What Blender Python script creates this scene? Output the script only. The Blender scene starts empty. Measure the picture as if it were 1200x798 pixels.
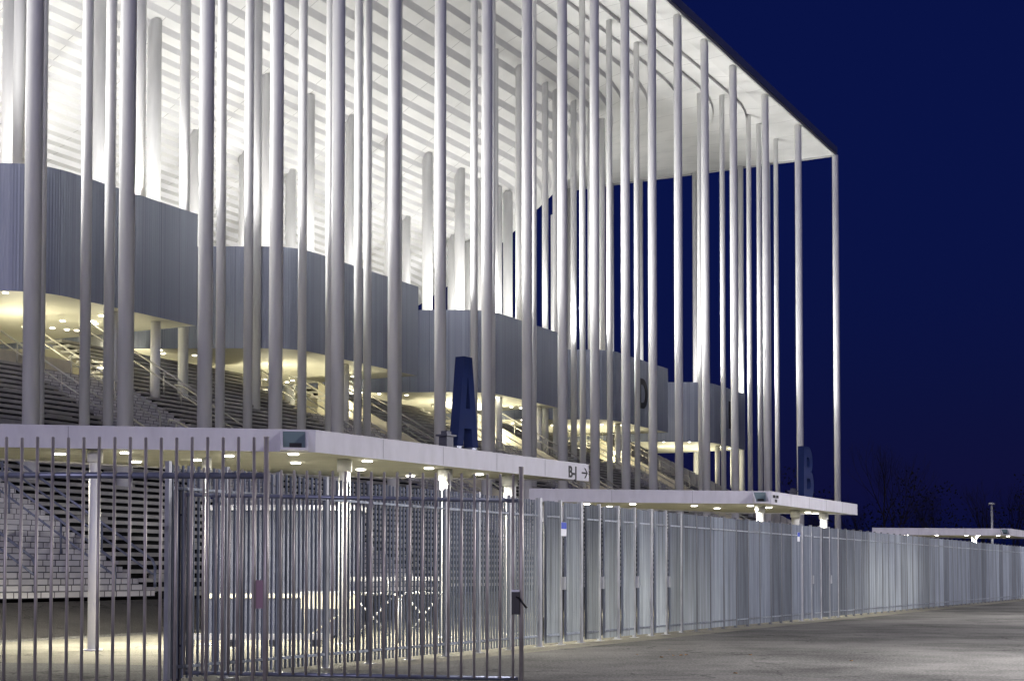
import bpy, math, random
from mathutils import Vector
random.seed(7)
R = math.radians
sc = bpy.context.scene
col = sc.collection

# ------------------------------------------------------------------ frame of the place
TH = math.atan2(910, 1750)
D = Vector((math.sin(TH), math.cos(TH), 0))        # along the long facade, away from the viewer
N = Vector((math.cos(TH), -math.sin(TH), 0))       # outwards from the facade
P0 = Vector((27.7, 127.0, 0))                      # ground under the far roof corner
def P(u, w, z=0.0):
    """u metres back along the facade from the far corner, w metres inside the facade line"""
    v = P0 - D*u - N*w
    return Vector((v.x, v.y, z))
def UW(v):
    q = v - P0
    return -(q.x*D.x + q.y*D.y), -(q.x*N.x + q.y*N.y)

# ------------------------------------------------------------------ materials
def mat(name, base, rough=.6, metal=0.0, var=0.0, scale=3.0, bump=0.0, bscale=30.0, stretch=None, coat=0.0, rnd=0.0):
    m = bpy.data.materials.new(name); m.use_nodes = True
    nt = m.node_tree; b = nt.nodes['Principled BSDF']
    b.inputs['Base Color'].default_value = (*base, 1)
    b.inputs['Roughness'].default_value = rough
    b.inputs['Metallic'].default_value = metal
    b.inputs['Coat Weight'].default_value = coat
    if rough > .7: b.inputs['Specular IOR Level'].default_value = .15
    if var or bump:
        tc = nt.nodes.new('ShaderNodeTexCoord'); mp = nt.nodes.new('ShaderNodeMapping')
        nt.links.new(tc.outputs['Object'], mp.inputs['Vector'])
        if stretch: mp.inputs['Scale'].default_value = stretch
    if var:
        n = nt.nodes.new('ShaderNodeTexNoise'); n.inputs['Scale'].default_value = scale
        n.inputs['Detail'].default_value = 6; n.inputs['Roughness'].default_value = .6
        nt.links.new(mp.outputs[0], n.inputs['Vector'])
        r = nt.nodes.new('ShaderNodeValToRGB')
        r.color_ramp.elements[0].position = .32; r.color_ramp.elements[1].position = .68
        lo = [max(0, c*(1-var)) for c in base]; hi = [min(1, c*(1+var)) for c in base]
        r.color_ramp.elements[0].color = (*lo, 1); r.color_ramp.elements[1].color = (*hi, 1)
        nt.links.new(n.outputs['Fac'], r.inputs['Fac']); nt.links.new(r.outputs['Color'], b.inputs['Base Color'])
        rr = nt.nodes.new('ShaderNodeMapRange'); rr.inputs['To Min'].default_value = max(.05, rough-.12); rr.inputs['To Max'].default_value = min(1, rough+.12)
        nt.links.new(n.outputs['Fac'], rr.inputs['Value']); nt.links.new(rr.outputs[0], b.inputs['Roughness'])
    if rnd:        # every panel of the batch has a slightly different zinc tone
        oi = nt.nodes.new('ShaderNodeObjectInfo'); mr = nt.nodes.new('ShaderNodeMapRange')
        mr.inputs['To Min'].default_value = 1-rnd; mr.inputs['To Max'].default_value = 1+rnd
        nt.links.new(oi.outputs['Random'], mr.inputs['Value'])
        mm = nt.nodes.new('ShaderNodeVectorMath'); mm.operation = 'SCALE'
        nt.links.new(r.outputs['Color'], mm.inputs[0]); nt.links.new(mr.outputs[0], mm.inputs['Scale']); nt.links.new(mm.outputs[0], b.inputs['Base Color'])
    if bump:
        n2 = nt.nodes.new('ShaderNodeTexNoise'); n2.inputs['Scale'].default_value = bscale; n2.inputs['Detail'].default_value = 5
        nt.links.new(mp.outputs[0], n2.inputs['Vector'])
        bp = nt.nodes.new('ShaderNodeBump'); bp.inputs['Strength'].default_value = bump; bp.inputs['Distance'].default_value = .03
        nt.links.new(n2.outputs['Fac'], bp.inputs['Height']); nt.links.new(bp.outputs[0], b.inputs['Normal'])
    return m
def emit(name, colr, strength):
    m = bpy.data.materials.new(name); m.use_nodes = True
    b = m.node_tree.nodes['Principled BSDF']
    b.inputs['Base Color'].default_value = (.8, .8, .8, 1)
    b.inputs['Emission Color'].default_value = (*colr, 1); b.inputs['Emission Strength'].default_value = strength
    return m
M = {}
M['column'] = mat('white_column_paint', (.78, .78, .77), .5, var=.09, scale=2.6, stretch=(1, 1, .12))
M['canopy'] = mat('white_canopy_paint', (.50, .49, .545), .5, var=.09, scale=3.5, stretch=(1, 1, .3))
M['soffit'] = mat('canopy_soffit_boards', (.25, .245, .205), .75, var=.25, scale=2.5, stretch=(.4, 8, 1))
M['ribbon_soffit'] = mat('ribbon_soffit_panels', (.72, .70, .60), .6, var=.05, scale=.6)
M['concrete'] = mat('pale_concrete', (.42, .41, .38), .85, var=.18, scale=1.6, bump=.25)
M['cream'] = mat('cream_wall', (.62, .58, .46), .8, var=.15, scale=.9, bump=.15)
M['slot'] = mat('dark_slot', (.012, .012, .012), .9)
M['galv'] = mat('galvanised_steel', (.235, .262, .305), .5, .25, var=.38, scale=9, stretch=(1, 1, .03), rnd=.32)
M['seam'] = mat('dark_fence_seam', (.13, .135, .15), .6, .2)
M['galv_post'] = mat('galvanised_post', (.40, .41, .43), .42, .4, var=.22, scale=6, stretch=(1, 1, .4))
M['tube'] = mat('weathered_tube_steel', (.42, .385, .36), .42, .4, var=.25, scale=9, stretch=(1, 1, .3))
M['rail_blue'] = mat('blue_grey_tube', (.22, .24, .31), .38, .5, var=.15, scale=6)
M['dark_post'] = mat('dark_hinge_post', (.06, .06, .085), .45, .3, var=.2, scale=5)
M['black'] = mat('black_metal', (.012, .012, .014), .4, .3)
M['blue'] = mat('navy_letter_paint', (.010, .020, .085), .75, var=.08, scale=2)
M['ink'] = mat('black_lettering', (.01, .01, .014), .6)
M['fascia'] = mat('roof_fascia_metal', (.12, .14, .28), .5, .0, var=.08, scale=.7)
M['handrail'] = mat('handrail_steel', (.50, .49, .44), .38, .4, var=.1, scale=4)
M['scupper'] = mat('scupper_inside', (.10, .15, .17), .6)
M['lamp'] = emit('lit_downlight_lens', (1.0, .97, .88), 14)
M['lampw'] = emit('lit_ceiling_oval', (1.0, .96, .82), 1.6)
M['lampwarm'] = emit('lit_spot_lens', (1.0, .95, .8), 9)
M['signlit'] = emit('lit_sign_face', (1.0, 1.0, .95), 4)
M['platewhite'] = mat('notice_white', (.75, .76, .8), .5)
M['plateblue'] = mat('notice_blue', (.01, .05, .45), .5)
M['pink'] = mat('faded_pink_notice', (.30, .20, .24), .8)
M['bark'] = mat('winter_bark', (.030, .026, .026), .9, var=.3, scale=2)
M['thicket'] = mat('winter_thicket', (.022, .022, .020), .95, var=.3, scale=1)
M['joint'] = mat('joint_line', (.25, .25, .28), .8)
M['cabin'] = mat('navy_cabin_panel', (.035, .04, .065), .5, var=.1, scale=2)
M['barrier'] = mat('white_barrier_tube', (.5, .5, .48), .4, .2)
M['dust'] = mat('dusty_joint', (.15, .145, .13), .9, var=.3, scale=6)
M['leaf'] = mat('fallen_leaf', (.28, .14, .04), .9)

def brick_mat():
    m = mat('block_stair_stone', (.5, .49, .47), .85, bump=.2)
    nt = m.node_tree; b = nt.nodes['Principled BSDF']
    uv = nt.nodes.new('ShaderNodeUVMap')
    br = nt.nodes.new('ShaderNodeTexBrick'); br.inputs['Scale'].default_value = 1.0
    br.inputs['Brick Width'].default_value = .46; br.inputs['Row Height'].default_value = .17
    br.inputs['Mortar Size'].default_value = .016; br.inputs['Bias'].default_value = -.2
    br.inputs['Color1'].default_value = (.58, .565, .56, 1); br.inputs['Color2'].default_value = (.74, .725, .72, 1)
    br.inputs['Mortar'].default_value = (.09, .09, .10, 1)
    nt.links.new(uv.outputs[0], br.inputs['Vector']); nt.links.new(br.outputs['Color'], b.inputs['Base Color'])
    return m
M['block'] = brick_mat()

def ribbon_mat():
    """vertical corrugated sheet: tone changes sheet by sheet along the wall, fine ribs as bump"""
    m = mat('ribbed_grey_cladding', (.34, .36, .40), .45, .25)
    nt = m.node_tree; b = nt.nodes['Principled BSDF']
    uv = nt.nodes.new('ShaderNodeUVMap'); sx = nt.nodes.new('ShaderNodeSeparateXYZ'); nt.links.new(uv.outputs[0], sx.inputs[0])
    n = nt.nodes.new('ShaderNodeTexNoise'); n.noise_dimensions = '1D'; n.inputs['Scale'].default_value = 1.7; n.inputs['Detail'].default_value = 8; n.inputs['Roughness'].default_value = .75
    nt.links.new(sx.outputs[0], n.inputs['W'])
    r = nt.nodes.new('ShaderNodeValToRGB'); r.color_ramp.elements[0].position = .3; r.color_ramp.elements[1].position = .72
    r.color_ramp.elements[0].color = (.235, .26, .33, 1); r.color_ramp.elements[1].color = (.375, .405, .48, 1)
    mo = nt.nodes.new('ShaderNodeMath'); mo.operation = 'MODULO'; mo.inputs[1].default_value = 1.15; nt.links.new(sx.outputs[0], mo.inputs[0])
    lt = nt.nodes.new('ShaderNodeMath'); lt.operation = 'LESS_THAN'; lt.inputs[1].default_value = .035; nt.links.new(mo.outputs[0], lt.inputs[0])
    mx = nt.nodes.new('ShaderNodeMix'); mx.data_type = 'RGBA'; mx.inputs['B'].default_value = (.19, .205, .26, 1)
    nt.links.new(n.outputs['Fac'], r.inputs['Fac']); nt.links.new(r.outputs[0], mx.inputs['A']); nt.links.new(lt.outputs[0], mx.inputs['Factor']); nt.links.new(mx.outputs['Result'], b.inputs['Base Color'])
    ma = nt.nodes.new('ShaderNodeMath'); ma.operation = 'MULTIPLY'; ma.inputs[1].default_value = 2*math.pi/.12
    si = nt.nodes.new('ShaderNodeMath'); si.operation = 'SINE'
    nt.links.new(sx.outputs[0], ma.inputs[0]); nt.links.new(ma.outputs[0], si.inputs[0])
    bp = nt.nodes.new('ShaderNodeBump'); bp.inputs['Strength'].default_value = .16; bp.inputs['Distance'].default_value = .03
    nt.links.new(si.outputs[0], bp.inputs['Height']); nt.links.new(bp.outputs[0], b.inputs['Normal'])
    return m
M['ribbon'] = ribbon_mat()

def ceiling_mat():
    m = mat('white_ceiling_panel', (.78, .78, .77), .55)
    nt = m.node_tree; b = nt.nodes['Principled BSDF']
    uv = nt.nodes.new('ShaderNodeUVMap'); sx = nt.nodes.new('ShaderNodeSeparateXYZ'); nt.links.new(uv.outputs[0], sx.inputs[0])
    mo = nt.nodes.new('ShaderNodeMath'); mo.operation = 'MODULO'; mo.inputs[1].default_value = 4.15
    nt.links.new(sx.outputs[0], mo.inputs[0])
    lt = nt.nodes.new('ShaderNodeMath'); lt.operation = 'LESS_THAN'; lt.inputs[1].default_value = .05; nt.links.new(mo.outputs[0], lt.inputs[0])
    tc = nt.nodes.new('ShaderNodeTexCoord'); n = nt.nodes.new('ShaderNodeTexNoise'); n.inputs['Scale'].default_value = .28; n.inputs['Detail'].default_value = 5
    nt.links.new(tc.outputs['Object'], n.inputs['Vector'])
    r = nt.nodes.new('ShaderNodeValToRGB'); r.color_ramp.elements[0].position = .3; r.color_ramp.elements[1].position = .6
    r.color_ramp.elements[0].color = (.66, .665, .66, 1); r.color_ramp.elements[1].color = (.80, .80, .79, 1)
    nt.links.new(n.outputs['Fac'], r.inputs['Fac'])
    mx = nt.nodes.new('ShaderNodeMix'); mx.data_type = 'RGBA'
    nt.links.new(lt.outputs[0], mx.inputs['Factor']); nt.links.new(r.outputs[0], mx.inputs['A']); mx.inputs['B'].default_value = (.45, .45, .45, 1)
    nt.links.new(mx.outputs['Result'], b.inputs['Base Color'])
    return m
M['ceiling'] = ceiling_mat()
M['louvre'] = mat('grey_louvre_edge', (.74, .74, .75), .6, var=.06, scale=.5)

def asphalt_mat(name, a, b_, patch):
    m = mat(name, a, .88, bump=.8, bscale=28)
    nt = m.node_tree; b = nt.nodes['Principled BSDF']
    tc = nt.nodes.new('ShaderNodeTexCoord')
    n1 = nt.nodes.new('ShaderNodeTexNoise'); n1.inputs['Scale'].default_value = patch; n1.inputs['Detail'].default_value = 7; n1.inputs['Roughness'].default_value = .65
    n2 = nt.nodes.new('ShaderNodeTexNoise'); n2.inputs['Scale'].default_value = 22; n2.inputs['Detail'].default_value = 4
    v = nt.nodes.new('ShaderNodeTexVoronoi'); v.inputs['Scale'].default_value = 38
    for q in (n1, n2, v): nt.links.new(tc.outputs['Object'], q.inputs['Vector'])
    ad = nt.nodes.new('ShaderNodeMath'); ad.operation = 'MULTIPLY_ADD'; ad.inputs[1].default_value = .55
    nt.links.new(n2.outputs['Fac'], ad.inputs[0])
    mu = nt.nodes.new('ShaderNodeMath'); mu.operation = 'MULTIPLY'; mu.inputs[1].default_value = .7
    nt.links.new(n1.outputs['Fac'], mu.inputs[0]); nt.links.new(mu.outputs[0], ad.inputs[2])
    vc = nt.nodes.new('ShaderNodeTexVoronoi'); vc.feature = 'DISTANCE_TO_EDGE'; vc.inputs['Scale'].default_value = .16
    wn = nt.nodes.new('ShaderNodeTexNoise'); wn.inputs['Scale'].default_value = 1.1; wn.inputs['Detail'].default_value = 6
    wa = nt.nodes.new('ShaderNodeVectorMath'); wa.operation = 'MULTIPLY_ADD'; wa.inputs[1].default_value = (2.2, 2.2, 0)
    nt.links.new(tc.outputs['Object'], wn.inputs['Vector']); nt.links.new(wn.outputs['Color'], wa.inputs[0]); nt.links.new(tc.outputs['Object'], wa.inputs[2])
    nt.links.new(wa.outputs[0], vc.inputs['Vector'])
    cr = nt.nodes.new('ShaderNodeMapRange'); cr.inputs['From Max'].default_value = .006; cr.inputs['To Min'].default_value = .35
    nt.links.new(vc.outputs['Distance'], cr.inputs['Value'])
    gr = nt.nodes.new('ShaderNodeMapRange'); gr.inputs['From Min'].default_value = .0; gr.inputs['From Max'].default_value = .5; gr.inputs['To Min'].default_value = .72; gr.inputs['To Max'].default_value = 1.2
    nt.links.new(v.outputs['Distance'], gr.inputs['Value'])
    mc = nt.nodes.new('ShaderNodeMath'); mc.operation = 'MULTIPLY'; nt.links.new(cr.outputs[0], mc.inputs[0]); nt.links.new(gr.outputs[0], mc.inputs[1])
    r = nt.nodes.new('ShaderNodeValToRGB'); r.color_ramp.elements[0].position = .47; r.color_ramp.elements[1].position = .74
    r.color_ramp.elements[0].color = (*a, 1); r.color_ramp.elements[1].color = (*b_, 1)
    nt.links.new(ad.outputs[0], r.inputs['Fac'])
    sc_ = nt.nodes.new('ShaderNodeVectorMath'); sc_.operation = 'SCALE'
    nt.links.new(r.outputs[0], sc_.inputs[0]); nt.links.new(mc.outputs[0], sc_.inputs['Scale']); nt.links.new(sc_.outputs[0], b.inputs['Base Color'])
    return m
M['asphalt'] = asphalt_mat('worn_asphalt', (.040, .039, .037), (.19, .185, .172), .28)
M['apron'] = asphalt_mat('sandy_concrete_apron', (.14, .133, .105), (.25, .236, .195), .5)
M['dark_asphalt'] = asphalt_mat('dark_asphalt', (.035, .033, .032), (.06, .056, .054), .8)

# ------------------------------------------------------------------ mesh builder
class MB:
    def __init__(s): s.v = []; s.f = []; s.uv = {}; s.mi = {}; s.sm = set()
    def face(s, pts, uvs=None, mi=0, smooth=False):
        i = len(s.v); s.v += [Vector(p) for p in pts]; k = len(s.f)
        s.f.append(list(range(i, i+len(pts))))
        if uvs: s.uv[k] = uvs
        if mi: s.mi[k] = mi
        if smooth: s.sm.add(k)
    def hexa(s, b, t, mi=0):
        """b, t: four bottom and four top points in the same turning order"""
        i = len(s.v); s.v += [Vector(p) for p in list(b)+list(t)]
        for q in ([3, 2, 1, 0], [4, 5, 6, 7], [0, 1, 5, 4], [1, 2, 6, 5], [2, 3, 7, 6], [3, 0, 4, 7]):
            if mi: s.mi[len(s.f)] = mi
            s.f.append([i+x for x in q])
    def box(s, c, ax, ay, hx, hy, z0, z1, mi=0):
        c = Vector(c); c.z = 0; Z = Vector((0, 0, 1))
        q = [c-ax*hx-ay*hy, c+ax*hx-ay*hy, c+ax*hx+ay*hy, c-ax*hx+ay*hy]
        s.hexa([p+Z*z0 for p in q], [p+Z*z1 for p in q], mi)
    def tube(s, a, b, r, r2=None, n=12, caps=True, mi=0):
        a = Vector(a); b = Vector(b); r2 = r if r2 is None else r2
        d = (b-a).normalized(); h = Vector((1, 0, 0)) if abs(d.z) > .7 else Vector((0, 0, 1))
        x = d.cross(h).normalized(); y = d.cross(x).normalized()
        i = len(s.v)
        for p, q in ((a, r), (b, r2)):
            for k in range(n):
                t = 2*math.pi*k/n; s.v.append(p + x*(q*math.cos(t)) + y*(q*math.sin(t)))
        for k in range(n):
            k2 = (k+1) % n
            s.sm.add(len(s.f))
            if mi: s.mi[len(s.f)] = mi
            s.f.append([i+k2, i+k, i+n+k, i+n+k2])
        if caps:
            s.f.append([i+k for k in range(n)]); s.f.append([i+n+k for k in reversed(range(n))])
    def path(s, pts, r, n=8):
        for a, b in zip(pts, pts[1:]): s.tube(a, b, r, n=n)
    def prism(s, poly, z0, z1, mi=0, cap=True):
        lo = [Vector((p.x, p.y, z0)) for p in poly]; hi = [Vector((p.x, p.y, z1)) for p in poly]
        m_ = len(poly)
        for k in range(m_):
            k2 = (k+1) % m_; s.face([lo[k], lo[k2], hi[k2], hi[k]], mi=mi)
        if cap: s.face(hi, mi=mi); s.face(lo[::-1], mi=mi)
    def build(s, name, m, parent=None, loc=None):
        base = Vector((0, 0, 0)) if parent is None else wloc(parent)
        if parent is None and loc is not None: base = Vector(loc)
        me = bpy.data.meshes.new(name)
        me.from_pydata([tuple(p-base) for p in s.v], [], s.f)
        for q in (m if isinstance(m, (list, tuple)) else [m]): me.materials.append(q)
        if s.uv:
            ul = me.uv_layers.new(name='UVMap')
            for k, uvs in s.uv.items():
                for li, c in zip(me.polygons[k].loop_indices, uvs): ul.data[li].uv = c
        for k, q in s.mi.items(): me.polygons[k].material_index = q
        for k in s.sm: me.polygons[k].use_smooth = True
        me.update()
        o = bpy.data.objects.new(name, me); col.objects.link(o)
        if parent is None: o.location = base
        else: o.parent = parent
        return o
WL = {}
def wloc(o):
    v = Vector((0, 0, 0))
    while o is not None: v += Vector(o.location); o = o.parent
    return v
def tag(o, label=None, cat=None, group=None, kind=None):
    if label: o['label'] = label
    if cat: o['category'] = cat
    if group: o['group'] = group
    if kind: o['kind'] = kind
    return o
def thing(name, loc, label, cat, group=None):
    o = bpy.data.objects.new(name, None); col.objects.link(o); o.location = Vector(loc); o.empty_display_size = .3
    return tag(o, label, cat, group)
ORD = ['', 'first', 'second', 'third', 'fourth', 'fifth', 'sixth', 'seventh', 'eighth', 'ninth', 'tenth', 'eleventh', 'twelfth',
       'thirteenth', 'fourteenth', 'fifteenth', 'sixteenth', 'seventeenth', 'eighteenth', 'nineteenth', 'twentieth', 'twenty-first', 'twenty-second']
UP = Vector((0, 0, 1)); X1 = Vector((1, 0, 0)); Y1 = Vector((0, 1, 0))

# ------------------------------------------------------------------ ground
SLOPE = .56; W_BASE = -5.8; Z_BASE = .85
def terrace_z(w): return Z_BASE + SLOPE*(min(w, 13.5)-W_BASE)
def strip(name, m, ws, u0, u1, dz=0.0, nu=1):
    b = MB()
    for k in range(nu):
        a, c = u0+(u1-u0)*k/nu, u0+(u1-u0)*(k+1)/nu
        for (w0, z0), (w1, z1) in zip(ws, ws[1:]):
            b.face([P(a, w0, z0+dz), P(a, w1, z1+dz), P(c, w1, z1+dz), P(c, w0, z0+dz)])
    return b.build(name, m)
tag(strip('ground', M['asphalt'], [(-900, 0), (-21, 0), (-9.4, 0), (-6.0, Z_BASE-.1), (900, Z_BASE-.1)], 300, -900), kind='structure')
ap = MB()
edge_pts = [Vector((-24, 27.2, .004)), Vector((-13, 26.2, .004)), Vector((-8.6, 25.1, .004)), Vector((-6.4, 24.5, .004)), P(106.0, -21.3, .004)]  # left edge of the concrete shaped to where the light on the ground ends
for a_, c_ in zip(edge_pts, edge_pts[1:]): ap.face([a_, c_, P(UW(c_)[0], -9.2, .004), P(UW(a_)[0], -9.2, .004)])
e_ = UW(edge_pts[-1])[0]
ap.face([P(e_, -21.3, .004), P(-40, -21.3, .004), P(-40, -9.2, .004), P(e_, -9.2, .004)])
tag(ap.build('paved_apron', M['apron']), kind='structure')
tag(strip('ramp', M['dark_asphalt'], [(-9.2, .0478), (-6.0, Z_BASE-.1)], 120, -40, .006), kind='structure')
# ------------------------------------------------------------------ roof: stepped louvred ceiling swept round the corner
C = 36.0
PROF = [(-14, 37.35), (0, 37.35), (3, 37.1), (5, 36.3), (7, 35.1), (9, 33.6), (12, 30.7), (15, 27.7), (18, 25.0), (22, 22.2), (26, 18.8), (30, 15.4), (34, 11.9)]
def prof(s):
    for (a, x), (b_, y) in zip(PROF, PROF[1:]):
        if s <= b_: return x+(y-x)*(s-a)/(b_-a)
    return PROF[-1][1]
def inset(u, w):
    return C-math.hypot(C-u, C-w) if (u < C and w < C) else min(u, w)
NARC = 28
def loop(s):
    """points of the loop at inset s as (u, w, length along)"""
    pts = []; L = 0; r = min(C-s, 8+3.4*s); c = s+r
    for k in range(25): pts.append((140-(140-c)*k/24, s))
    for k in range(1, NARC+1):
        a = math.pi/2*k/NARC
        pts.append((c-r*math.sin(a), c-r*math.cos(a)))
    for k in range(1, 7): pts.append((s, c+(108-c)*k/6))
    out = []; pv = None
    for p in pts:
        if pv: L += math.hypot(p[0]-pv[0], p[1]-pv[1])
        out.append((*p, L)); pv = p
    return out
roof = thing('stadium_roof', P(0, 0, 37.3), 'large white stadium roof with stepped louvred underside, cantilevered over the columns', 'roof')
cb = MB()
s = 0.0; steps = []
while s < 33.3:
    ds = max(.45, 1.28-.052*s); steps.append((s, ds)); s += ds
for s, ds in steps:
    z0 = prof(s); z1 = prof(s+ds)
    h = max(.24, (z0-z1)*.55) if s > .5 else .05       # depth of the louvre edge at the inner end of this strip
    zin = z1 + h if s > .5 else z1
    sl = .42*h*min(1, max(0, (s-2.5)/6))              # the deeper louvre edges lean back
    la, lb, lc = loop(s), loop(s+ds-sl), loop(s+ds)
    for k in range(len(la)-1):
        a, c, e, g = la[k], la[k+1], lb[k+1], lb[k]; e2, g2 = lc[k+1], lc[k]
        cb.face([P(a[0], a[1], z0), P(c[0], c[1], z0), P(e[0], e[1], zin), P(g[0], g[1], zin)],
                [(a[2], 0), (c[2], 0), (e[2], 1), (g[2], 1)])
        if s > .5:
            cb.face([P(g[0], g[1], zin), P(e[0], e[1], zin), P(e2[0], e2[1], z1), P(g2[0], g2[1], z1)],
                    [(g[2], 0), (e[2], 0), (e[2], 1), (g[2], 1)], mi=1)
arc = [q for q in loop(0) if q[0] <= 8.01 and q[1] <= 8.01]
for a, c in zip(arc, arc[1:]):
    cb.face([P(0, 0, 37.35), P(c[0], c[1], 37.35), P(a[0], a[1], 37.35)], [(0, 0), (c[2], 0), (a[2], 0)])
cb.build('ceiling', [M['ceiling'], M['louvre']], roof)
tb = MB()
la, lb = loop(0), loop(33)
for k in range(len(la)-1):
    a, c, e, g = la[k], la[k+1], lb[k+1], lb[k]
    tb.face([P(g[0], g[1], 37.95), P(e[0], e[1], 37.95), P(c[0], c[1], 37.95), P(a[0], a[1], 37.95)])
for a, c in zip(arc, arc[1:]): tb.face([P(0, 0, 37.95), P(a[0], a[1], 37.95), P(c[0], c[1], 37.95)])
tb.build('roof_covering', M['fascia'], roof)
fb = MB()
def edge(u0, w0, u1, w1, out, z0, z1, m_):
    a, c = P(u0, w0), P(u1, w1); m_.hexa([a+UP*z0, c+UP*z0, c+out+UP*z0, a+out+UP*z0], [a+UP*z1, c+UP*z1, c+out+UP*z1, a+out+UP*z1])
edge(140, 0, -.2, 0, N*.2, 37.45, 38.0, fb); edge(0, -.0, 0, 108, D*.2, 37.45, 38.0, fb)
fb.build('fascia', M['fascia'], roof)
lb_ = MB()
edge(140, 0, -.12, 0, N*.12, 37.2, 37.44, lb_); edge(0, .0, 0, 108, D*.12, 37.2, 37.44, lb_)
lb_.build('edge_trim', M['ceiling'], roof)

# ------------------------------------------------------------------ ribbon boxes (grey clad kiosks hung over the stairs)
ZR0, ZR1 = 12.1, 16.95
RIB = [(75.0, 84.1), (56.6, 67.9), (39.1, 48.6), (20.0, 31.0), (1.9, 11.0)]   # far end, near corner
RW = 7.5
RIB_WORDS = ['nearest', 'second nearest', 'middle', 'second farthest', 'farthest']
def ribbon_plan(ue, uc, last):
    rad = 2.4
    df = (X1*-1.0)
    c0 = P(uc, RW); d_in = Vector((-1, 0.02, 0)).normalized()
    pts = [P(ue, RW)]
    # rounded corner between the facade-parallel face and the viewer-facing face
    a_dir = (-D); ang = a_dir.angle(d_in); t = rad*math.tan(ang/2)
    p1 = c0 - a_dir*t; p2 = c0 + d_in*t
    nrm = (-N) ; cen = p1 + (-N)*rad
    v0 = p1-cen; v1 = p2-cen
    for k in range(9):
        f = k/8; v = (v0*(1-f)+v1*f)
        # slerp
        om = v0.angle(v1); v = v0*(math.sin((1-f)*om)/math.sin(om)) + v1*(math.sin(f*om)/math.sin(om))
        pts.append(cen+v)
    far = c0 + d_in*15.5
    pts.append(far)
    uf, wf = UW(far)
    pts.append(P(ue+.02, wf))
    return pts
def inside(poly, p):
    r = False
    for a, c in zip(poly, poly[1:]+poly[:1]):
        if (a.y > p.y) != (c.y > p.y) and p.x < (c.x-a.x)*(p.y-a.y)/(c.y-a.y)+a.x: r = not r
    return r
POLY = []
for i, (ue, uc) in enumerate(RIB):
    pl = ribbon_plan(ue, uc, i == 4); POLY.append(pl)
    o = thing('ribbon_box', P(ue, RW, ZR0), f'{RIB_WORDS[i]} of the blue-grey ribbed boxes with rounded corner above the stairs', 'kiosk', 'grey clad boxes above the stairs')
    cl = MB(); L = 0
    for a, c in zip(pl, pl[1:]+pl[:1]):
        l2 = L+(c-a).length
        cl.face([a+UP*ZR0, c+UP*ZR0, c+UP*ZR1, a+UP*ZR1][::-1], [(l2, 0), (L, 0), (L, 5), (l2, 5)][::-1] if False else [(L, 5), (l2, 5), (l2, 0), (L, 0)], smooth=False)
        L = l2
    cl.build('cladding', M['ribbon'], o)
    cp = MB(); cp.face([p+UP*(ZR1-.12) for p in pl]); cp.build('top', M['cream'], o)
    sb = MB(); sb.face([p+UP*(ZR0+.03) for p in pl][::-1]); sb.build('soffit', M['ribbon_soffit'], o)
    rng = random.Random(40+i); n = 0
    while n < 15:
        u = rng.uniform(ue+.5, uc+6); w = rng.uniform(RW+.6, RW+9)
        p = P(u, w)
        if not inside(pl, p): continue
        dl = MB(); dl.tube(p+UP*(ZR0+.0), p+UP*(ZR0+.02), .10, n=10)
        dl.build('downlight', M['lampwarm'], o); n += 1
    if i in (0, 2):
        ov = MB(); ce = P(uc+4.0 if i == 0 else ue+3.5, RW+4.8)
        q = [ce+D*(-2.6*math.cos(t))+N*(1.5*math.sin(t)) for t in [2*math.pi*k/28 for k in range(28)]]
        ov.face([p+UP*(ZR0+.012) for p in q][::-1]); ov.build('ceiling_oval', M['lampw'], o)  # glowing sheet standing in for a lit opening in the soffit

# ------------------------------------------------------------------ columns
def column(name, u, w, dia, z0, z1, label, group, cat='column'):
    b_ = MB(); p = P(u, w)
    b_.tube(p+UP*z0, p+UP*z1, dia/2, n=28)
    return tag(b_.build(name, M['column'], None, p+UP*z0), label, cat, group, 'thing')
F = [-1.1, 9.8, 18.3, 25.6, 31.4, 36.4, 40.8, 45.0, 49.4, 53.6, 57.8, 62.1, 66.6, 70.6, 74.9, 79.1, 83.3, 87.4, 91.6]
F[0] = .35
for k, u in enumerate(F):
    column('facade_column', u if k else -.05, .3 if k else -.02, .53, terrace_z(.3) if u > 12 else .7, prof(.5)-.02,
           f'thick white column of the outer row, {ORD[k+1]} from the far roof corner', 'outer row of white columns')
S2 = [7.1, 11.6, 14.1, 20.3, 22.4, 34.4, 38.9, 43.0, 49.7, 54.7, 56.7, 64.3, 67.0, 67.8, 70.1, 72.2, 76.0, 77.8, 84.2, 85.4, 87.6]
for k, u in enumerate(S2):
    w = 3.0 if u < 22 else 4.0
    column('slim_column', u, w, .38, terrace_z(w) if u > 9 else .7, prof(w)+.15,
           f'slim white column just behind the outer row, {ORD[k+1]} from the far corner', 'second row of slim white columns')
def base_z(u, w):
    p = P(u, w)
    for pl in POLY:
        if inside(pl, p): return ZR1-.12
    return terrace_z(min(w, 9.5))
T9 = [28.8, 30.8, 33.6, 36.4, 38.0, 41.8, 45.0, 68.9, 74.1, 77.0, 83.8]
for k, u in enumerate(T9):
    column('inner_column', u, 9, .42 if u < 60 else .46, base_z(u, 9), prof(9)+.3,
           f'white column rising behind the grey boxes, {ORD[k+1]} of its row from the far corner', 'third row of white columns')
T14 = [24.9, 32.6, 34.2, 36.6, 39.5, 43.7, 48.2, 52.5, 56.8, 60.7, 69.7, 73.4, 78.9]
for k, u in enumerate(T14):
    column('broad_column', u, 14.6, .68, base_z(u, 14.6), prof(14.6)+.3,
           f'broad white column under the sloping ceiling, {ORD[k+1]} of its row from the far corner', 'fourth row of broad columns')
T18 = [32.1, 34.6, 40.8, 53.8, 58.2, 62.6]
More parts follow.
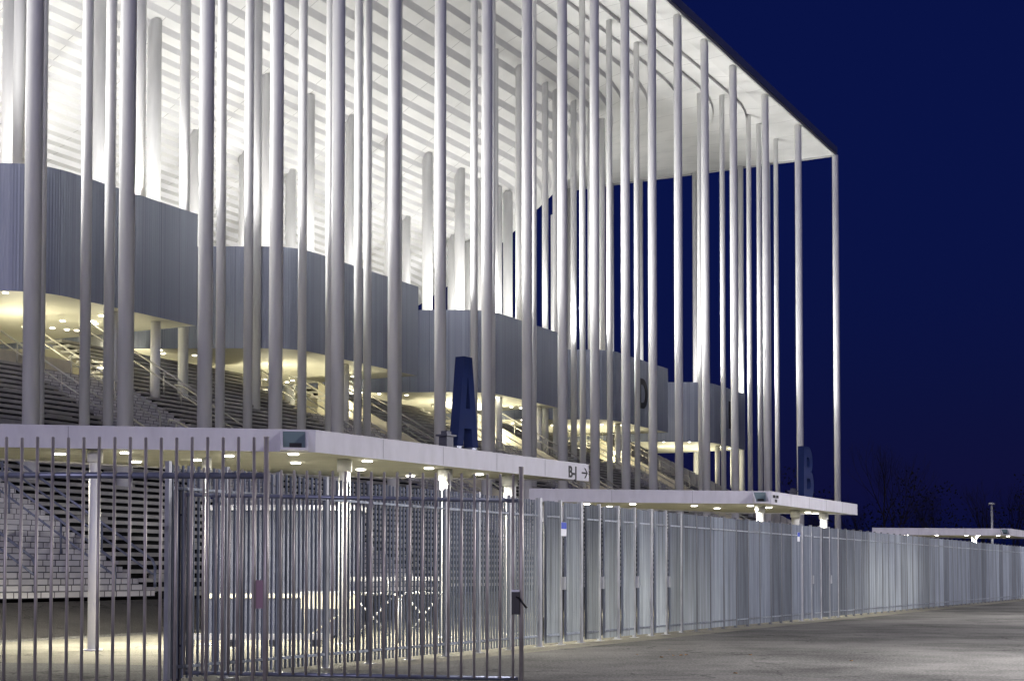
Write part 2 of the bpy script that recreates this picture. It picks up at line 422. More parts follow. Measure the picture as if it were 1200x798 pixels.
for k, u in enumerate(T18):
    column('short_column', u, 18, .62, base_z(u, 18), prof(18)+.3,
           f'short white column deep under the stand, {ORD[k+1]} of its row from the far corner', 'innermost row of columns')
for k, w in enumerate([5.9, 8.35, 12.6, 17.9, 20.8, 25.0]):
    column('end_column', .3, w, .5, .7, 37.3,
           f'white column of the far short side, {ORD[k+1]} from the roof corner', 'columns of the far short side')
SUP = [(79.2, 8.4), (76.6, 8.4), (66.0, 8.4), (62.0, 8.6), (57.8, 8.4), (45.6, 8.4), (40.2, 8.4), (27.5, 8.4), (21.2, 8.4), (6.5, 8.4), (2.6, 8.4)]
for k, (u, w) in enumerate(SUP):
    column('support_column', u, w, .42, terrace_z(w), ZR0+.02,
           f'cream lit support under the grey boxes, {ORD[len(SUP)-k]} from the far corner', 'supports under the grey boxes')

# ------------------------------------------------------------------ stepped terrace and stair flights
FL = [(92.9, 101.0), (77.4, 83.0), (58.8, 64.4), (41.2, 46.8), (22.2, 27.8)]      # far edge, near edge of each flight
RISE = .25; TREAD = RISE/SLOPE
nst = int((13.5-W_BASE)/TREAD)
ter = thing('stepped_terrace', P(50, W_BASE, Z_BASE-.1), 'pale concrete terrace of many steps with black slots under the treads', 'terrace')
U_END = 8.0
def spans(u0, u1):
    out = []; a = u0
    for (f0, f1) in sorted(FL):
        if f0 > a and f0 < u1: out.append((a, min(f0, u1)))
        a = max(a, f1)
    if a < u1: out.append((a, u1))
    return out
SP = spans(U_END, 112)
def end_u(w): return U_END + max(0, w+5.8)*.55
for (a, c) in SP:
    rb = MB(); db = MB()
    for k in range(nst):
        w0 = W_BASE+TREAD*k; z0 = Z_BASE+RISE*k
        a2 = max(a, end_u(w0)) if a == U_END else a
        if a2 >= c: continue
        # solid nosing slab with a dark recess under it
        q = [P(a2, w0), P(c, w0), P(c, w0+TREAD+.5), P(a2, w0+TREAD+.5)]
        rb.hexa([p+UP*(z0+.14) for p in q], [p+UP*(z0+RISE) for p in q])
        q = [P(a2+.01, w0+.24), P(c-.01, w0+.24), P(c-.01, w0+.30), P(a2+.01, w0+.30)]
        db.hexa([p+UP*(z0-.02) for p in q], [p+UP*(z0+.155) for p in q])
    rb.build('treads', M['concrete'], ter); db.build('dark_slots', M['slot'], ter)
nb_ = 0
for (a, c) in reversed(SP):                         # loose filler blocks closing parts of the slots
    for k in range(30):
        if nb_ < 90 and a > 80 and random.random() < .9:
            u = random.uniform(a+.8, c-.8); w0 = W_BASE+TREAD*k; z0 = Z_BASE+RISE*k
            fb_ = MB(); fb_.box(P(u, w0+.12), D, N, random.uniform(.12, .8), .08, z0+.001, z0+.124)
            fb_.build('filler_block', M['concrete'], ter); nb_ += 1
bk = MB()                                           # the mass behind the slots and the concourse floor and back wall
bk.hexa([P(102, -5.4, .6), P(40, -5.4, .6), P(40, -5.0, .6), P(102, -5.0, .6)], [P(102, -5.4, .84), P(40, -5.4, .84), P(40, -5.0, .84), P(102, -5.0, .84)])
bk.build('plinth', M['slot'], ter)
cf = MB()
cf.hexa([P(112, 9.6, 8.9), P(12, 9.6, 8.9), P(12, 22, 8.9), P(112, 22, 8.9)], [P(112, 9.6, 9.15), P(12, 9.6, 9.15), P(12, 22, 9.15), P(112, 22, 9.15)])
cf.build('concourse_slab', M['concrete'], ter)
lw = MB()
lw.hexa([P(92, 9.75, 8.3), P(80.0, 9.75, 8.3), P(80.0, 9.98, 8.3), P(92, 9.98, 8.3)], [P(92, 9.75, 10.1), P(80.0, 9.75, 10.1), P(80.0, 9.98, 10.1), P(92, 9.98, 10.1)])
lw.build('landing_wall', M['cream'], ter)
wb = MB()
wb.hexa([P(112, 21.5, 9.2), P(24, 21.5, 9.2), P(24, 21.9, 9.2), P(112, 21.9, 9.2)], [P(112, 21.5, 13.4), P(24, 21.5, 13.4), P(24, 21.9, 13.4), P(112, 21.9, 13.4)])
wb.build('back_wall', M['cream'], ter)
eb = MB()                                           # stepped flank of the terrace at its far end
for k in range(0, nst):
    w0 = W_BASE+TREAD*k; z0 = Z_BASE+RISE*k; a = end_u(w0)
    eb.hexa([P(a-.35, w0, .6), P(a-.02, w0, .6), P(a-.02, w0+TREAD, .6), P(a-.35, w0+TREAD, .6)],
            [P(a-.35, w0, z0+1.15), P(a-.02, w0, z0+1.15), P(a-.02, w0+TREAD, z0+1.15+RISE), P(a-.35, w0+TREAD, z0+1.15+RISE)])
eb.build('flank_wall', M['concrete'], ter)

FW = ['nearest, behind the picket fence', 'second nearest', 'third nearest', 'fourth nearest', 'farthest']
def railing(u, wa, wb_, label, lift=0.0, hm='handrail', rs=1.45):
    zb = terrace_z(wb_)
    o = thing('stair_handrail', P(u, wa, terrace_z(wa)), label, 'handrail', 'sloping handrails of the stairs')
    def pt(w, h): return P(u, w, Z_BASE+SLOPE*(w-W_BASE)+h+lift)
    t = MB(); t.path([pt(wa, 0.05), pt(wa, .78), pt(wa+.12, .92), pt(wb_-.1, .95), pt(wb_+.35, .80), pt(wb_+.4, .6)], .028*rs); t.build('top_rail', M[hm], o)
    t = MB(); t.path([pt(wa+.05, .52), pt(wb_, .55)], .022*rs); t.build('lower_rail', M[hm], o)
    n_ = max(2, int((wb_-wa)/1.9))
    for k in range(1, n_+1):
        w = wa+(wb_-wa)*k/n_; t = MB(); t.tube(pt(w, -.05), pt(w, .93), .022*rs, n=8); t.build('post', M[hm], o)
RAILW = ['far edge', 'centre', 'near edge']
for i, (f0, f1) in enumerate(FL):
    o = thing('stair_flight', P(f0, W_BASE, Z_BASE), f'{FW[i]} of the straight stair flights in pale stone blocks', 'stairs', 'stair flights between the terraces')
    sb = MB(); r = RISE/1.5; tr = r/SLOPE; n_ = int((9.7-W_BASE)/tr)
    for k in range(n_):
        w0 = W_BASE+tr*k; z0 = Z_BASE+r*k
        a, c = P(f0, w0), P(f1, w0); a2, c2 = P(f0, w0+tr), P(f1, w0+tr)
        off = (k % 2)*.31 + random.random()*.25
        sb.face([a+UP*z0, a+UP*(z0+r), c+UP*(z0+r), c+UP*z0], [(f0+off, k*.17), (f0+off, (k+1)*.17), (f1+off, (k+1)*.17), (f1+off, k*.17)])
        sb.face([a+UP*(z0+r), a2+UP*(z0+r), c2+UP*(z0+r), c+UP*(z0+r)], [(f0, .03), (f0, .15), (f0+.5, .15), (f0+.5, .03)])
    sb.build('steps', M['block'], o)
    if i > 1:
        fw = MB(); wa, wc = 1.0, 12.5
        fw.hexa([P(f0-.25, wa, terrace_z(wa)-1), P(f0-.01, wa, terrace_z(wa)-1), P(f0-.01, wc, terrace_z(wc)-1), P(f0-.25, wc, terrace_z(wc)-1)],
                [P(f0-.25, wa, terrace_z(wa)+.75), P(f0-.01, wa, terrace_z(wa)+.75), P(f0-.01, wc, terrace_z(wc)+.75), P(f0-.25, wc, terrace_z(wc)+.75)])
        fw.build('side_wall', M['cream'], o)
    us = [f0-.12, f0+1.5, f0+4.4] if i == 0 else [f0-.12, (f0+f1)/2, f1+.1]
    for k, u in enumerate(us):
        lift = .75 if (i > 0 and k == 0) else 0
        for (wa, wc, part) in ((W_BASE+.1, 4.2, 'lower'), (5.0, 12.0, 'upper')):
            railing(u, wa, wc, f'{part} steel handrail on the {RAILW[k]} of the {FW[i].split(",")[0]} stair flight', lift if wa > 0 else 0, 'rail_blue' if (i == 0 and wa < 0) else 'handrail', 1.45)  # darker blue steel on the nearest lower rails paints the shade under the canopy
    if i > 0: railing(f0-2.0, 2.2, 8.0, f'steel handrail on the terrace just beyond the {FW[i]} stair flight')

# ------------------------------------------------------------------ entrance canopies
ZC0, ZC1 = 3.86, 4.30
def canopy(dx, dy, label, left=8.6, holes=True, text=False):
    S = Vector((dx, dy, 0))
    c = Vector((-3.85, 29.2, 0))+S; r_ = Vector((1.98, 38.5, 0))+S + (Vector((-.62, .45, 0)) if dx > 1 else Vector((0, 0, 0)))
    l_ = c + (Vector((-9.7, 28.0, 0))-Vector((-3.85, 29.2, 0))).normalized()*left
    poly = [l_, c, r_, Vector((-4.4, 37.0, 0))+S, Vector((-10.6, 31.2, 0))+S + (Vector((-1.5, -1.2, 0)) if left > 10 else Vector((0, 0, 0)))]
    if left > 10: poly.insert(5, l_+Vector((-1.0, .6, 0)))
    o = thing('entrance_canopy', c+UP*ZC0, label, 'canopy', 'flat white entrance canopies')
    # fascia: four flat bands set round the slab
    fa = MB(); m_ = len(poly); t = .12
    for k in range(m_):
        a, e = poly[k], poly[(k+1) % m_]; d_ = (e-a).normalized(); nn = Vector((d_.y, -d_.x, 0))
        fa.face([a+UP*ZC0, e+UP*ZC0, e+UP*ZC1, a+UP*ZC1])
    fa.build('fascia', M['canopy'], o)
    tp = MB(); tp.face([p+UP*(ZC1-.02) for p in poly]); tp.build('roof_sheet', M['canopy'], o)
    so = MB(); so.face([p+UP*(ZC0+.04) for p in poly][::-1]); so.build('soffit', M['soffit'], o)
    # panel joints on the two visible faces
    jn = MB()
    for a, e, n_ in ((l_, c, 3), (c, r_, 5)):
        d_ = (e-a).normalized(); nn = Vector((d_.y, -d_.x, 0))
        for k in range(1, n_):
            q = a+(e-a)*(k/n_); jn.box(q+nn*.0015, d_, nn, .006, .0015, ZC0+.02, ZC1-.02)
    jn.build('panel_joint', M['joint'], o)
    # scupper: an open box pushed through the left face beside the corner
    d_ = (c-l_).normalized(); nn = Vector((d_.y, -d_.x, 0)); q = c-d_*.42
    s1 = MB(); hw, z0, z1 = .27, ZC0+.015, ZC1-.04; pr = .26; zm = z0+.10
    for x0, x1 in ((-hw, -hw+.045), (hw-.045, hw)):
        A = lambda x, o_, z: q+d_*x+nn*(.002+o_)+UP*z
        s1.hexa([A(x0, 0, z0), A(x1, 0, z0), A(x1, pr, z0), A(x0, pr, z0)], [A(x0, 0, z1), A(x1, 0, z1), A(x1, pr*.95, zm), A(x0, pr*.95, zm)])
    s1.box(q+nn*(pr/2+.002), d_, nn, hw-.046, pr/2, z0, z0+.05)
    s1.build('scupper', M['canopy'], o)
    s2 = MB(); s2.box(q+nn*.004, d_, nn, hw-.055, .003, z0+.065, z1); s2.build('scupper_opening', M['scupper'], o)
    s3 = MB(); s3.box(q+nn*.009+d_*.03, d_, nn, .12, .002, z0+.075, z0+.16); s3.build('scupper_outlet', M['black'], o)
    return o, c, r_, l_
CAN = []
for (dx, dy, lab, left) in ((0, 0, 'nearest flat white entrance canopy, carrying the big letter A', 14.0),
                            (12.75, 22.0, 'middle flat white entrance canopy, carrying the letter B', 8.5),
                            (35.4, 65.3, 'farthest flat white entrance canopy, beyond the stadium corner', 9.4)):
    CAN.append(canopy(dx, dy, lab, left))

def text_mesh(s_, size, ext, sx=1.0):
    cu = bpy.data.curves.new('lettering', 'FONT'); cu.body = s_; cu.size = size; cu.extrude = ext; cu.offset = .028*size
    ob = bpy.data.objects.new('lettering', cu); col.objects.link(ob)
    bpy.context.view_layer.update()
    me = bpy.data.meshes.new_from_object(ob.evaluated_get(bpy.context.evaluated_depsgraph_get()))
    bpy.data.objects.remove(ob); bpy.data.curves.remove(cu)
    return [v.co.copy() for v in me.vertices], [list(p.vertices) for p in me.polygons]
def place_text(s_, size, ext, org, right, out, sx=1.0):
    vs, fs = text_mesh(s_, size, ext)
    b_ = MB(); b_.v = [org+right*(v.x*sx)+UP*v.y+out*v.z for v in vs]; b_.f = fs
    return b_
o, c, r_, l_ = CAN[0]
d_ = (r_-c).normalized(); nn = Vector((d_.y, -d_.x, 0))
org = r_-d_*1.06+nn*.006+UP*(ZC0+.06)
place_text('B-J', .40, .004, org, d_, nn, .95).build('lettering', M['ink'], o)
ar = MB(); q = r_-d_*.24+nn*.006; zc = ZC0+.20
ar.box(q, d_, nn, .13, .003, zc-.022, zc+.022)
for sg in (1, -1):
    a = q+d_*.13; e = q+d_*.0
    ar.hexa([a+nn*-.003+UP*(zc), a+nn*.003+UP*zc, e+nn*.003+UP*(zc+sg*.13), e-nn*.003+UP*(zc+sg*.13)],
            [a+nn*-.003+UP*(zc)+d_*.05, a+nn*.003+UP*zc+d_*.05, e+nn*.003+UP*(zc+sg*.13)+d_*.06, e-nn*.003+UP*(zc+sg*.13)+d_*.06])
ar.build('arrow_mark', M['ink'], o)
o, c, r_, l_ = CAN[1]
mk = MB()
for q, dz in ((c+d_*.25, .27), (c+d_*.55, .27), (c+d_*.42, .12), (r_-d_*.75, .26), (r_-d_*.35, .14), (r_-d_*.35, .30)):
    mk.box(q+nn*.005, d_, nn, .10, .002, ZC0+dz-.05, ZC0+dz+.05)
mk.build('small_marks', M['ink'], o)

# downlights set in the soffits, each a lit disc with a real lamp under it
DL1 = [(-9.1, 30.0), (-7.7, 29.7), (-8.1, 32.1), (-6.7, 31.6), (-5.8, 30.5), (-4.4, 30.0), (-4.7, 32.4), (-3.1, 31.9), (-3.5, 34.5), (-2.5, 36.7), (-1.9, 34.1), (-.8, 36.2)]
DL2 = [(2.6, 51.8), (4.2, 51.9), (3.5, 53.8), (6.5, 53.2), (7.6, 55.3), (8.5, 53.2), (9.4, 54.6), (11.7, 59.0), (12.2, 60.0)]
DL3 = [(25.0, 94.6), (27.0, 94.9), (29.0, 95.3), (29.8, 95.4), (31.2, 95.8), (32.4, 97.5)]
def lamp(name, kind, loc, energy, colr, **kw):
    l = bpy.data.lights.new(name, kind); l.energy = energy; l.color = colr
    for k, v in kw.items(): setattr(l, k, v)
    ob = bpy.data.objects.new(name, l); col.objects.link(ob); ob.location = loc
    return ob
WARM = (1.0, .95, .78); NEUT = (1.0, .985, .95)
for ci, L in enumerate((DL1, DL2, DL3)):
    for (x, y) in L:
        b_ = MB(); b_.tube((x, y, ZC0+.015), (x, y, ZC0+.035), .105, n=16); b_.build('downlight', M['lamp'], CAN[ci][0])
        lamp('downlight_lamp', 'SPOT', (x, y, ZC0-.02), 430, WARM, shadow_soft_size=.1, spot_size=R(160), spot_blend=.45)
        lamp('downlight_glow', 'POINT', (x, y, ZC0-.16), 1.5, WARM, shadow_soft_size=.1)

# canopy columns
CC = [(-8.1, 28.95, .22, 'slim white pole of the nearest canopy, beside the block stairs'),
      (-3.55, 31.6, .24, 'brightly lit white pole near the corner of the nearest canopy'),
      (-1.55, 34.6, .26, 'cream pole under the letter A'), (-.05, 36.9, .3, 'cream pole near the far tip of the nearest canopy'),
      (-6.35, 31.0, .12, 'very thin white pole behind the gate frame'),
      (.95, 50.6, .34, 'stubby pole at the left end of the middle canopy'), (8.85, 53.2, .26, 'brightly lit pole under the corner of the middle canopy'),
      (10.9, 57.4, .3, 'cream pole under the middle of the far canopy edge'), (12.45, 59.6, .28, 'lit pole beside the glowing sign box'),
      (29.6, 95.6, .3, 'white pole at the corner of the farthest canopy')]
for x, y, dia, lab in CC:
    b_ = MB(); b_.tube((x, y, 0), (x, y, ZC0+.03), dia/2, n=24); b_.tube((x, y, ZC0-.22), (x, y, ZC0+.02), dia/2+.04, n=24)
    b_.tube((x, y, 0), (x, y, .03), dia/2+.07, n=24)
    tag(b_.build('canopy_pole', M['column'], None, (x, y, 0)), lab, 'pole', 'poles carrying the canopies')
t = thing('sign_box', (12.95, 59.7, 2.9), 'small glowing white sign box fixed to a pole under the middle canopy', 'sign')
b_ = MB(); b_.box((12.95, 59.7, 0), X1, Y1, .15, .09, 2.93, 3.24); b_.build('lit_face', M['signlit'], t)
b_ = MB(); b_.box((12.70, 59.66, 0), X1, Y1, .098, .03, 3.05, 3.12); b_.build('bracket', M['column'], t)

# ------------------------------------------------------------------ big letters on the canopies
def letter_A(base, right, out, h, w, th):
    b_ = MB()
    def ho(z): return (w/2)+((.40*w/2)-(w/2))*(z/h)
    def hi(z): return .40*w/2*(1-z/(.80*h))*1.15
    def pt(x, z, s_): return base+right*x+UP*z+out*(s_*th/2)
    zs = [0, .20*h, .42*h, .77*h, h]
    tiles = []
    for (z0, z1) in ((zs[0], zs[1]), (zs[2], zs[3])):
        for sg in (-1, 1):
            tiles.append([(sg*hi(z0), z0), (sg*ho(z0), z0), (sg*ho(z1), z1), (sg*max(hi(z1), .012), z1)])
    for (z0, z1) in ((zs[1], zs[2]), (zs[3], zs[4])): tiles.append([(-ho(z0), z0), (ho(z0), z0), (ho(z1), z1), (-ho(z1), z1)])
    for tl in tiles:
        for s_ in (1, -1): b_.face([pt(x, z, s_) for x, z in tl])
    outer = [(-ho(0), 0), (-hi(0), 0), (-hi(zs[1]), zs[1]), (hi(zs[1]), zs[1]), (hi(0), 0), (ho(0), 0), (ho(h), h), (-ho(h), h)]
    inner = [(-hi(zs[2]), zs[2]), (hi(zs[2]), zs[2]), (.012, zs[3]), (-.012, zs[3])]
    for lp in (outer, inner):
        for (a, e) in zip(lp, lp[1:]+lp[:1]): b_.face([pt(*a, -1), pt(*e, -1), pt(*e, 1), pt(*a, 1)])
    return b_
ta = Vector((-1.12, 34.55, ZC1+.12))
o = thing('letter_sign', Vector((ta.x, ta.y, ZC1)), 'tall navy blue letter A standing on the nearest canopy', 'letter sign', 'big navy letters')
letter_A(ta, d_, nn, 2.08, .86, .24).build('letter', M['blue'], o)
for sg in (-1, 1):
    b_ = MB(); b_.box(ta+d_*(sg*.31), d_, nn, .09, .09, ZC1-.01, ZC1+.13); b_.build('foot', M['rail_blue'], o)
tB = Vector((11.3, 57.3, ZC1+.08))
o = thing('letter_sign', Vector((tB.x, tB.y, ZC1)), 'navy blue letter B standing on the middle canopy against the night sky', 'letter sign', 'big navy letters')
place_text('B', 2.75, .12, tB-d_*.62, d_, nn, .72).build('letter', M['blue'], o)
b_ = MB(); b_.box(tB, d_, nn, .4, .1, ZC1-.01, ZC1+.1); b_.build('foot', M['rail_blue'], o)
for (x, y, lab) in ((-1.50, 33.9, 'small dark floodlight on the canopy at the foot of the letter A'), (10.75, 57.0, 'small dark floodlight beside the letter B')):
    o = thing('floodlight', (x, y, ZC1), lab, 'floodlight', 'floodlights at the feet of the letters')
    q = Vector((x, y, 0)); b_ = MB(); b_.box(q, d_, nn, .13, .11, ZC1, ZC1+.30); b_.build('housing', M['dark_post'], o)
    b_ = MB(); b_.box(q, d_, nn, .19, .16, ZC1+.30, ZC1+.34); b_.box(q, d_, nn, .09, .08, ZC1+.34, ZC1+.42); b_.build('cap', M['dark_post'], o)
# dark letter plates on the boxes
def on_box(u, z): return P(u, RW-.03, z)
o = thing('letter_plate', on_box(25.0, 13.4), 'black letter D on the grey box behind the columns', 'letter sign', 'letter plates on the grey boxes')
place_text('D', 2.95, .03, on_box(25.9, 13.5), D, N, .8).build('letter', M['ink'], o)
o = thing('letter_plate', on_box(5.7, 13.6), 'dark letter plate on the farthest grey box, mostly behind columns', 'letter sign', 'letter plates on the grey boxes')
b_ = MB(); b_.box(on_box(5.7, 0), D, N, .5, .03, 13.6, 15.9); b_.build('plate', M['ink'], o)

# ------------------------------------------------------------------ galvanised perimeter fence
WF = -20.5
def fence_u(y):   # ground distance y in front of the viewer to u on the fence line
    return UW(Vector((0, 0, 0)))[0] and ((P0.y - D.y*0 - y - N.y*WF)/D.y)
HF = 3.0
U_A = fence_u(20.3); U_G = fence_u(30.3); U_H = fence_u(37.4); U_I = fence_u(46.6); U_J = fence_u(50.4); U_B = fence_u(84.8)
def fence_section(u0, u1, label, style, mod=1.02):
    o = thing('steel_fence', P((u0+u1)/2, WF, 0), label, 'fence', 'galvanised perimeter fence')
    n_ = max(1, round((u0-u1)/mod)); md = (u0-u1)/n_
    rng = random.Random(int(u0*10))
    for k in range(n_):
        a = u0-md*k
        post = MB(); wide = style == 'gate' and k % 2 == 0
        post.box(P(a, WF), D, N, .05 if wide else .03, .05 if wide else .035, 0, HF+.02)
        post.box(P(a, WF), D, N, .09, .09, 0, .012)
        post.build('post', M['seam' if style == 'plain' else 'galv_post'], o)
        gap = .27 if style == 'gate' else .035
        dp = .021 if style == 'near' else .030
        x0, x1 = a-.05-gap*(.9 if k % 2 == 0 else .75), a-md+.05+gap*.15
        bl_ = max(5, round(abs(x0-x1)/.112)); pb = MB()
        tl = rng.uniform(-.006, .006)
        for j in range(bl_+1):
            u = x0+(x1-x0)*j/bl_
            tilt = tl+rng.uniform(-.002, .002)
            hb = HF-.02+rng.uniform(-.008, .008)
            p = P(u, WF)
            q = [p-D*.004-N*dp, p+D*.004-N*dp, p+D*.004+N*dp, p-D*.004+N*dp]
            pb.hexa([v+UP*.06 for v in q], [v+UP*hb+D*tilt for v in q])
        pb.build('pickets', M['galv'], o)
        for z in (.22, HF-.34):
            rl = MB(); m_ = P((x0+x1)/2, WF); rl.box(m_, D, N, abs(x0-x1)/2, .012, z-.022, z+.022)
            rl.box(m_+N*(dp+.005), D, N, abs(x0-x1)/2, .004, z-.018, z+.018)
            rl.build('rail', M['galv'], o)
        if style == 'gate':
            cp = MB(); g0, g1 = a-.055, x0+.004
            cp.box(P((g0+g1)/2, WF+.045), D, N, abs(g0-g1)/2, .004, .12, HF-.45); cp.build('closing_plate', M['slot'], o)  # black strip added behind each gap, painting its darkness
        if style == 'gate' and k % 2 == 1:
            lk = MB(); lk.box(P(a-.10, WF)+N*.02, D, N, .035, .05, 1.15, 1.42); lk.build('lock_case', M['galv_post'], o)
    post = MB(); post.box(P(u1, WF), D, N, .03, .035, 0, HF+.02); post.build('post', M['galv_post'], o)
    return o
fA = fence_section(U_A, U_G, 'near section of the galvanised slat fence, seen through the open-bar gate', 'near', 1.2)
fG = fence_section(U_G-.06, U_H, 'narrow galvanised slat gates with dark gaps, right of the bar gate', 'gate', .98)
fH = fence_section(U_H-.06, U_I, 'closed grey stretch of slat fence below the middle canopy', 'plain')
fI = fence_section(U_I-.06, U_J, 'bright stretch of slat gates below the corner of the middle canopy', 'gate', .98)
fJ = fence_section(U_J-.06, U_B, 'long bluish stretch of slat fence running to the far right', 'plain')
o = thing('steel_fence', Vector((28.7, 85.0, 0)), 'short return of the slat fence at the far right edge, facing the viewer', 'fence', 'galvanised perimeter fence')
pb = MB()
for j in range(26): pb.box((28.75+.11*j, 85.0, 0), X1, Y1, .045, .006, .05, HF)
pb.build('pickets', M['galv'], o)
for z in (.2, HF-.35): rl = MB(); rl.box((30.2, 85.02, 0), X1, Y1, 1.5, .012, z, z+.05); rl.build('rail', M['galv_post'], o)
bb = MB(); bb.box((28.62, 84.9, 0), X1, Y1, .05, .05, 1.2, 1.55); bb.build('lock_case', M['black'], o)
for (px_u, zz, lab) in ((fence_u(31.3), 2.42, 'blue and white notice high on the slat fence right of the bar gate'), (fence_u(46.3), 2.62, 'blue and white notice on the fence below the corner of the middle canopy')):
    o = thing('notice', P(px_u, WF-.06, zz), lab, 'notice', 'blue and white notices')
    q = P(px_u, WF-.045)
    b_ = MB(); b_.box(q, D, N, .13, .003, zz-.15, zz+.14); b_.build('plate', M['platewhite'], o)
    b_ = MB(); b_.box(q+N*.006, D, N, .125, .002, zz, zz+.137); b_.build('blue_field', M['plateblue'], o)

# ------------------------------------------------------------------ near bar fence and bar gate
YL = 16.8
def X_at(px, y): return (px-600)/1750*y*1.0
def roundbar(b_, x, y, z0, z1, r, lean=0.0):
    b_.tube((x-lean, y, z0), (x, y, z1-r*.5), r, n=14); b_.tube((x, y, z1-r*.5), (x, y, z1), r, r*.55, n=14)
o = thing('bar_fence', (-5.2, YL, 0), 'tall near fence of weathered round steel bars on the left', 'fence')
xs = [-5.7+.1745*k for k in range(-4, 18)]
x_post = X_at(311.5, YL)
for x in xs:
    if x > x_post-.12: continue
    b_ = MB(); roundbar(b_, x, YL, .02, 3.03+random.uniform(-.006, .006), .0185, lean=random.uniform(-.006, .006)); b_.build('bar', M['tube'], o)
b_ = MB(); b_.tube((x_post, YL, 0), (x_post, YL, 3.02), .028, n=16); b_.tube((x_post, YL, 3.02), (x_post, YL, 3.035), .032, n=16); b_.build('post', M['tube'], o)
for z in (.12, 2.60):
    b_ = MB(); b_.tube((-7.2, YL+.042, z+.01), (x_post, YL+.042, z-.005), .036, n=16); b_.build('rail', M['rail_blue'], o)
    b_ = MB()
    for x in xs:
        if x < x_post-.1: b_.tube((x-.02, YL+.012, z+.035), (x+.025, YL+.012, z+.035), .012, n=6)
    b_.build('weld', M['tube'], o)
o['label'] = 'tall near fence of weathered round steel bars on the left'
nb = thing('notice', (X_at(304, YL), YL+.01, 1.1), 'faded pink notice tied to the end post of the near bar fence', 'notice')
b_ = MB(); b_.box((X_at(304, YL)-.0, YL+.03, 0), X1, Y1, .045, .004, 1.10, 1.42); b_.build('plate', M['pink'], nb)

YG = 20.6
o = thing('bar_gate', (X_at(412, YG), YG, 0), 'wide sagging gate of round steel bars in a tube frame', 'gate')
xl, xr = X_at(216, YG), X_at(604.5, YG)
def sag(x): return -.082*(x-xl)/(xr-xl)
step = (15.13)/1750*YG
x = X_at(601.4, YG); k = 0
while x > xl+.06:
    b_ = MB(); s_ = sag(x); b_.tube((x-.004, YG, .13+s_), (x, YG, 2.93+s_), .0185, n=14); b_.tube((x, YG, 2.93+s_), (x, YG, 2.945+s_), .0185, .010, n=14)
    b_.build('bar', M['tube'], o); x -= step
b_ = MB(); b_.tube((xl, YG, .10), (xl, YG, 2.60), .027, n=16); b_.build('frame_stile', M['tube'], o)
for z in (.13, 2.58):
    b_ = MB(); b_.tube((xl, YG+.03, z), (xr+.03, YG+.03, z+sag(xr)), .030, n=16); b_.build('frame_rail', M['rail_blue'], o)
b_ = MB(); b_.box((xr-.005, YG-.02, 0), X1, Y1, .055, .045, .93, 1.24); b_.build('lock_case', M['black'], o)
b_ = MB(); b_.tube((xr+.03, YG-.07, 1.17), (xr+.15, YG-.10, 1.02), .016, n=8); b_.tube((xr+.0, YG-.07, 1.17), (xr+.03, YG-.07, 1.17), .016, n=8); b_.build('handle', M['black'], o)
b_ = MB(); b_.box((xr-.005, YG-.025, 0), X1, Y1, .058, .048, 1.242, 1.27); b_.build('lock_cover', M['galv_post'], o)
b_ = MB(); b_.tube((xr+.075, YG, 0), (xr+.075, YG, 2.95), .032, n=16); b_.tube((xr+.075, YG, 2.95), (xr+.075, YG, 2.965), .037, n=16)
tag(b_.build('gate_post', M['tube'], None, (xr+.075, YG, 0)), 'round steel closing post right of the bar gate and its black lock', 'post')
b_ = MB(); hx = X_at(207.5, YG); b_.box((hx, YG+.02, 0), X1, Y1, .05, .05, 0, 2.72)
b_.tube((hx+.05, YG-.01, .5), (hx+.09, YG-.01, .5), .02, n=8); b_.tube((hx+.05, YG-.01, 2.3), (hx+.09, YG-.01, 2.3), .02, n=8)
tag(b_.build('gate_post', M['dark_post'], None, (hx, YG, 0)), 'dark square hinge post left of the bar gate', 'post')

# ------------------------------------------------------------------ things behind the fence, under the nearest canopy
o = thing('ticket_cabin', (-5.2, 35.4, 0), 'dark navy cabin with a pale rail under the nearest canopy', 'cabin')
b_ = MB(); b_.box((-5.35, 35.6, 0), X1, Y1, 1.75, .9, .05, 2.95); b_.build('wall', M['cabin'], o)
b_ = MB(); b_.box((-5.35, 35.6, 0), X1, Y1, 1.85, 1.0, 2.951, 3.07); b_.build('roof', M['galv_post'], o)
b_ = MB(); b_.box((-5.9, 34.67, 0), X1, Y1, 1.2, .02, .92, 1.02); b_.build('rail', M['cream'], o)
b_ = MB()
for k in range(4): b_.box((-6.55+.85*k, 34.69, 0), X1, Y1, .012, .008, .1, 2.9)
b_.build('panel_joint', M['dark_post'], o)
def crowd_barrier(x, y, w, label):
    o = thing('crowd_barrier', (x, y, 0), label, 'barrier', 'white barriers under the canopy')
    b_ = MB(); b_.path([(x-w/2, y, 0), (x-w/2, y, .95), (x-w/2+.1, y, 1.05), (x+w/2-.1, y, 1.05), (x+w/2, y, .95), (x+w/2, y, 0)], .028); b_.build('frame', M['barrier'], o)
    b_ = MB(); b_.box((x, y, 0), X1, Y1, w/2-.05, .012, 1.32, 1.42); b_.build('top_board', M['barrier'], o)
    for sg in (-1, 1):
        b_ = MB(); b_.tube((x-sg*w*.35, y+.04*sg, .12), (x+sg*w*.35, y+.04*sg, .95), .022, n=8); b_.build('brace', M['barrier'], o)
        b_ = MB(); b_.tube((x+sg*w*.3, y, 1.05), (x+sg*w*.3, y, 1.33), .02, n=8); b_.build('stem', M['barrier'], o)
        b_ = MB(); b_.box((x+sg*w/2, y, 0), X1, Y1, .04, .28, 0, .04); b_.build('foot', M['black'], o)
crowd_barrier(-3.0, 32.4, 1.1, 'white cross-braced barrier behind the fence, left of two')
crowd_barrier(-2.0, 33.6, 1.0, 'white cross-braced barrier behind the fence, right of two')
